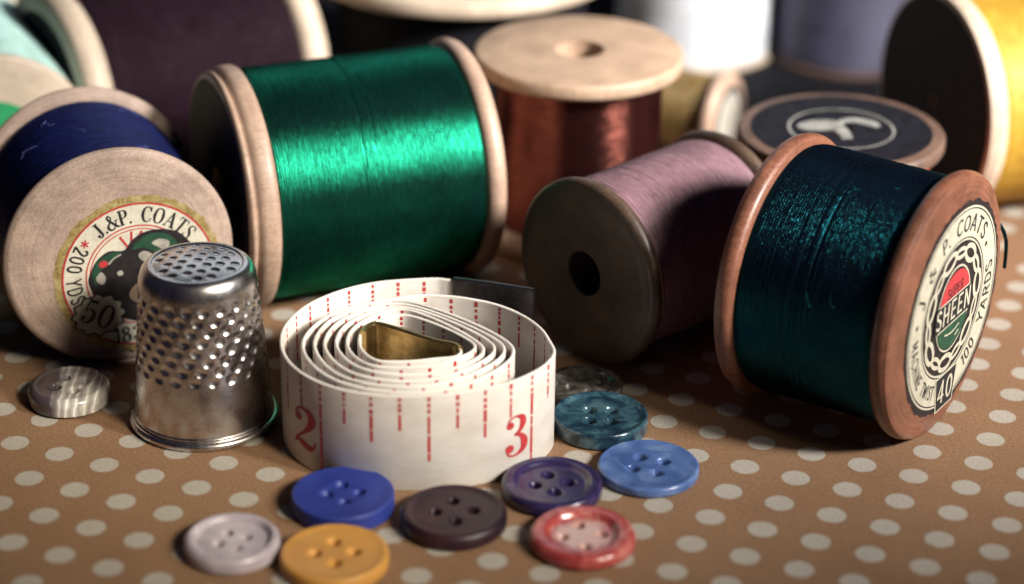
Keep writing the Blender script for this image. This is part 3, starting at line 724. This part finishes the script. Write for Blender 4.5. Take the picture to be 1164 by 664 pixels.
# ------------------------------------------------------------------ setting
def sheet(name,mat,x0,x1,y0,y1,z):
    mb=MB(); mb.add([(x0,y0,z),(x1,y0,z),(x1,y1,z),(x0,y1,z)],[(0,1,2,3)]); o=mb.build(name,mat,None,smooth=False); return tag(o,kind='structure')
def dots():
    t=NT('polka_dot_kraft_paper'); U=.573; ang=math.radians(-23.296); c,s=math.cos(ang),math.sin(ang)
    gy=YO/U; loc=(11.9697+s*gy+.5,-36.7294+c*gy+.5,0)
    pos=t.node('ShaderNodeNewGeometry').outputs['Position']
    m=t.mapv(pos,(1/U,1/U,0),loc,(0,0,-ang))
    wob=t.node('ShaderNodeTexNoise',{'Vector':pos,'Scale':14.,'Detail':2.}).outputs['Color']
    wv=t.node('ShaderNodeVectorMath',{0:wob,1:(.5,.5,.5)},operation='SUBTRACT').outputs[0]
    wv=t.node('ShaderNodeVectorMath',{0:wv,'Scale':.035},operation='SCALE').outputs[0]
    fr=t.node('ShaderNodeVectorMath',{0:m},operation='FRACTION').outputs[0]
    fr=t.node('ShaderNodeVectorMath',{0:fr,1:(.5,.5,0)},operation='SUBTRACT').outputs[0]
    fr=t.node('ShaderNodeVectorMath',{0:fr,1:wv},operation='ADD').outputs[0]
    sx=t.node('ShaderNodeSeparateXYZ',{0:fr}); d=t.math('SQRT',t.math('ADD',t.math('POWER',sx.outputs[0],2.),t.math('POWER',sx.outputs[1],2.)))
    mask=t.ramp(d,[(.258,(1,1,1)),(.276,(0,0,0))])
    n1=t.noise(pos,28,6,.75); n2=t.noise(pos,90,3,.7); n3=t.noise(pos,1.2,4,.6)
    base=t.ramp(n1,[(.28,(.165,.092,.050)),(.5,(.275,.160,.090)),(.72,(.385,.235,.135))])
    base=t.mix(.55,base,t.ramp(n2,[(.33,(.55,.5,.45)),(.5,(1,1,1)),(.7,(1.15,1.12,1.08))]),'MULTIPLY')
    dot=t.ramp(n1,[(.28,(.33,.30,.25)),(.5,(.44,.405,.345)),(.72,(.52,.48,.41))])
    dot=t.mix(.35,dot,t.ramp(n2,[(.35,(.7,.68,.62)),(.5,(1,1,1))]),'MULTIPLY')
    col=t.mix(mask,base,dot)
    col=t.mix(.5,col,t.ramp(n3,[(.3,(.82,.80,.78)),(.7,(1.05,1.05,1.05))]),'MULTIPLY')
    t.set(Base_Color=col,Roughness=.68,Specular_IOR_Level=.3); b=t.bump(n2,.18,.01); t.bump(n1,.12,.02,b); return t.m
sheet('patterned_paper_surface',dots(),-16,16,-12,10.2,0)
sheet('table_surface',plain('dark_table',(.012,.012,.015),.7,Specular_IOR_Level=.05),-40,40,-25,18,-.02)
mb=MB(); mb.add([(-40,18,-.02),(40,18,-.02),(40,18,30),(-40,18,30)],[(0,1,2,3)]); tag(mb.build('backdrop',plain('dark_backdrop',(.018,.018,.028),.9),None,smooth=False),kind='structure')

# ------------------------------------------------------------------ light, world, camera
def area(name,loc,target,size,power,col,sy=None):
    l=bpy.data.lights.new(name,'AREA'); l.energy=power; l.color=col; l.size=size
    if sy: l.shape='RECTANGLE'; l.size_y=sy
    o=bpy.data.objects.new(name,l); C.objects.link(o); o.location=loc
    o.rotation_euler=(Vector(target)-Vector(loc)).to_track_quat('-Z','Y').to_euler(); return o
def spot(name,target,az,el,dist,half,blend,radius,power,col):
    l=bpy.data.lights.new(name,'SPOT'); l.energy=power; l.color=col; l.shadow_soft_size=radius; l.spot_size=2*math.radians(half); l.spot_blend=blend
    a,e=math.radians(az),math.radians(el); d=Vector((math.cos(e)*math.sin(a),-math.cos(e)*math.cos(a),math.sin(e)))
    o=bpy.data.objects.new(name,l); C.objects.link(o); o.location=Vector(target)+d*dist
    o.rotation_euler=(-d).to_track_quat('-Z','Y').to_euler(); return o
spot('window_key',(0,9,.5),53,32,45,13.3,1.0,5.0,310000,(1.0,.95,.90))
spot('added_fill_front',(-3.7,-.4,.3),46,36,30,7.8,1.0,4.0,76000,(1.0,.90,.73))  # added warm fill, brightens the tape and the left of the paper
area('window_back',(-3,15.5,10),(-2,2,.5),10,210,(.80,.90,1.0),5)
wd=bpy.data.worlds.new('World'); sc.world=wd; wd.use_nodes=True
bg=wd.node_tree.nodes['Background']; bg.inputs[0].default_value=(.36,.32,.80,1); bg.inputs[1].default_value=.030

cam=bpy.data.cameras.new('camera'); co=bpy.data.objects.new('camera',cam); C.objects.link(co); sc.camera=co
cam.sensor_fit='HORIZONTAL'; cam.sensor_width=36; cam.lens=2638.7*36/1164; cam.clip_start=.1; cam.clip_end=500
co.matrix_world=Matrix.Translation((0,-YO,HH))@Matrix.Rotation(math.radians(90-25.931),4,'X')@Matrix.Rotation(math.radians(.738),4,'Z')
cam.dof.use_dof=True; cam.dof.focus_distance=25.8; cam.dof.aperture_fstop=.125

sc.view_settings.view_transform='Standard'; sc.view_settings.look='None'; sc.view_settings.exposure=0; sc.view_settings.gamma=1
sc.render.engine='CYCLES'; sc.cycles.use_denoising=True
try: sc.cycles.denoiser='OPENIMAGEDENOISE'
except Exception: pass
sc.cycles.max_bounces=8; sc.cycles.diffuse_bounces=2; sc.cycles.caustics_reflective=False; sc.cycles.caustics_refractive=False
sc.cycles.sample_clamp_indirect=6
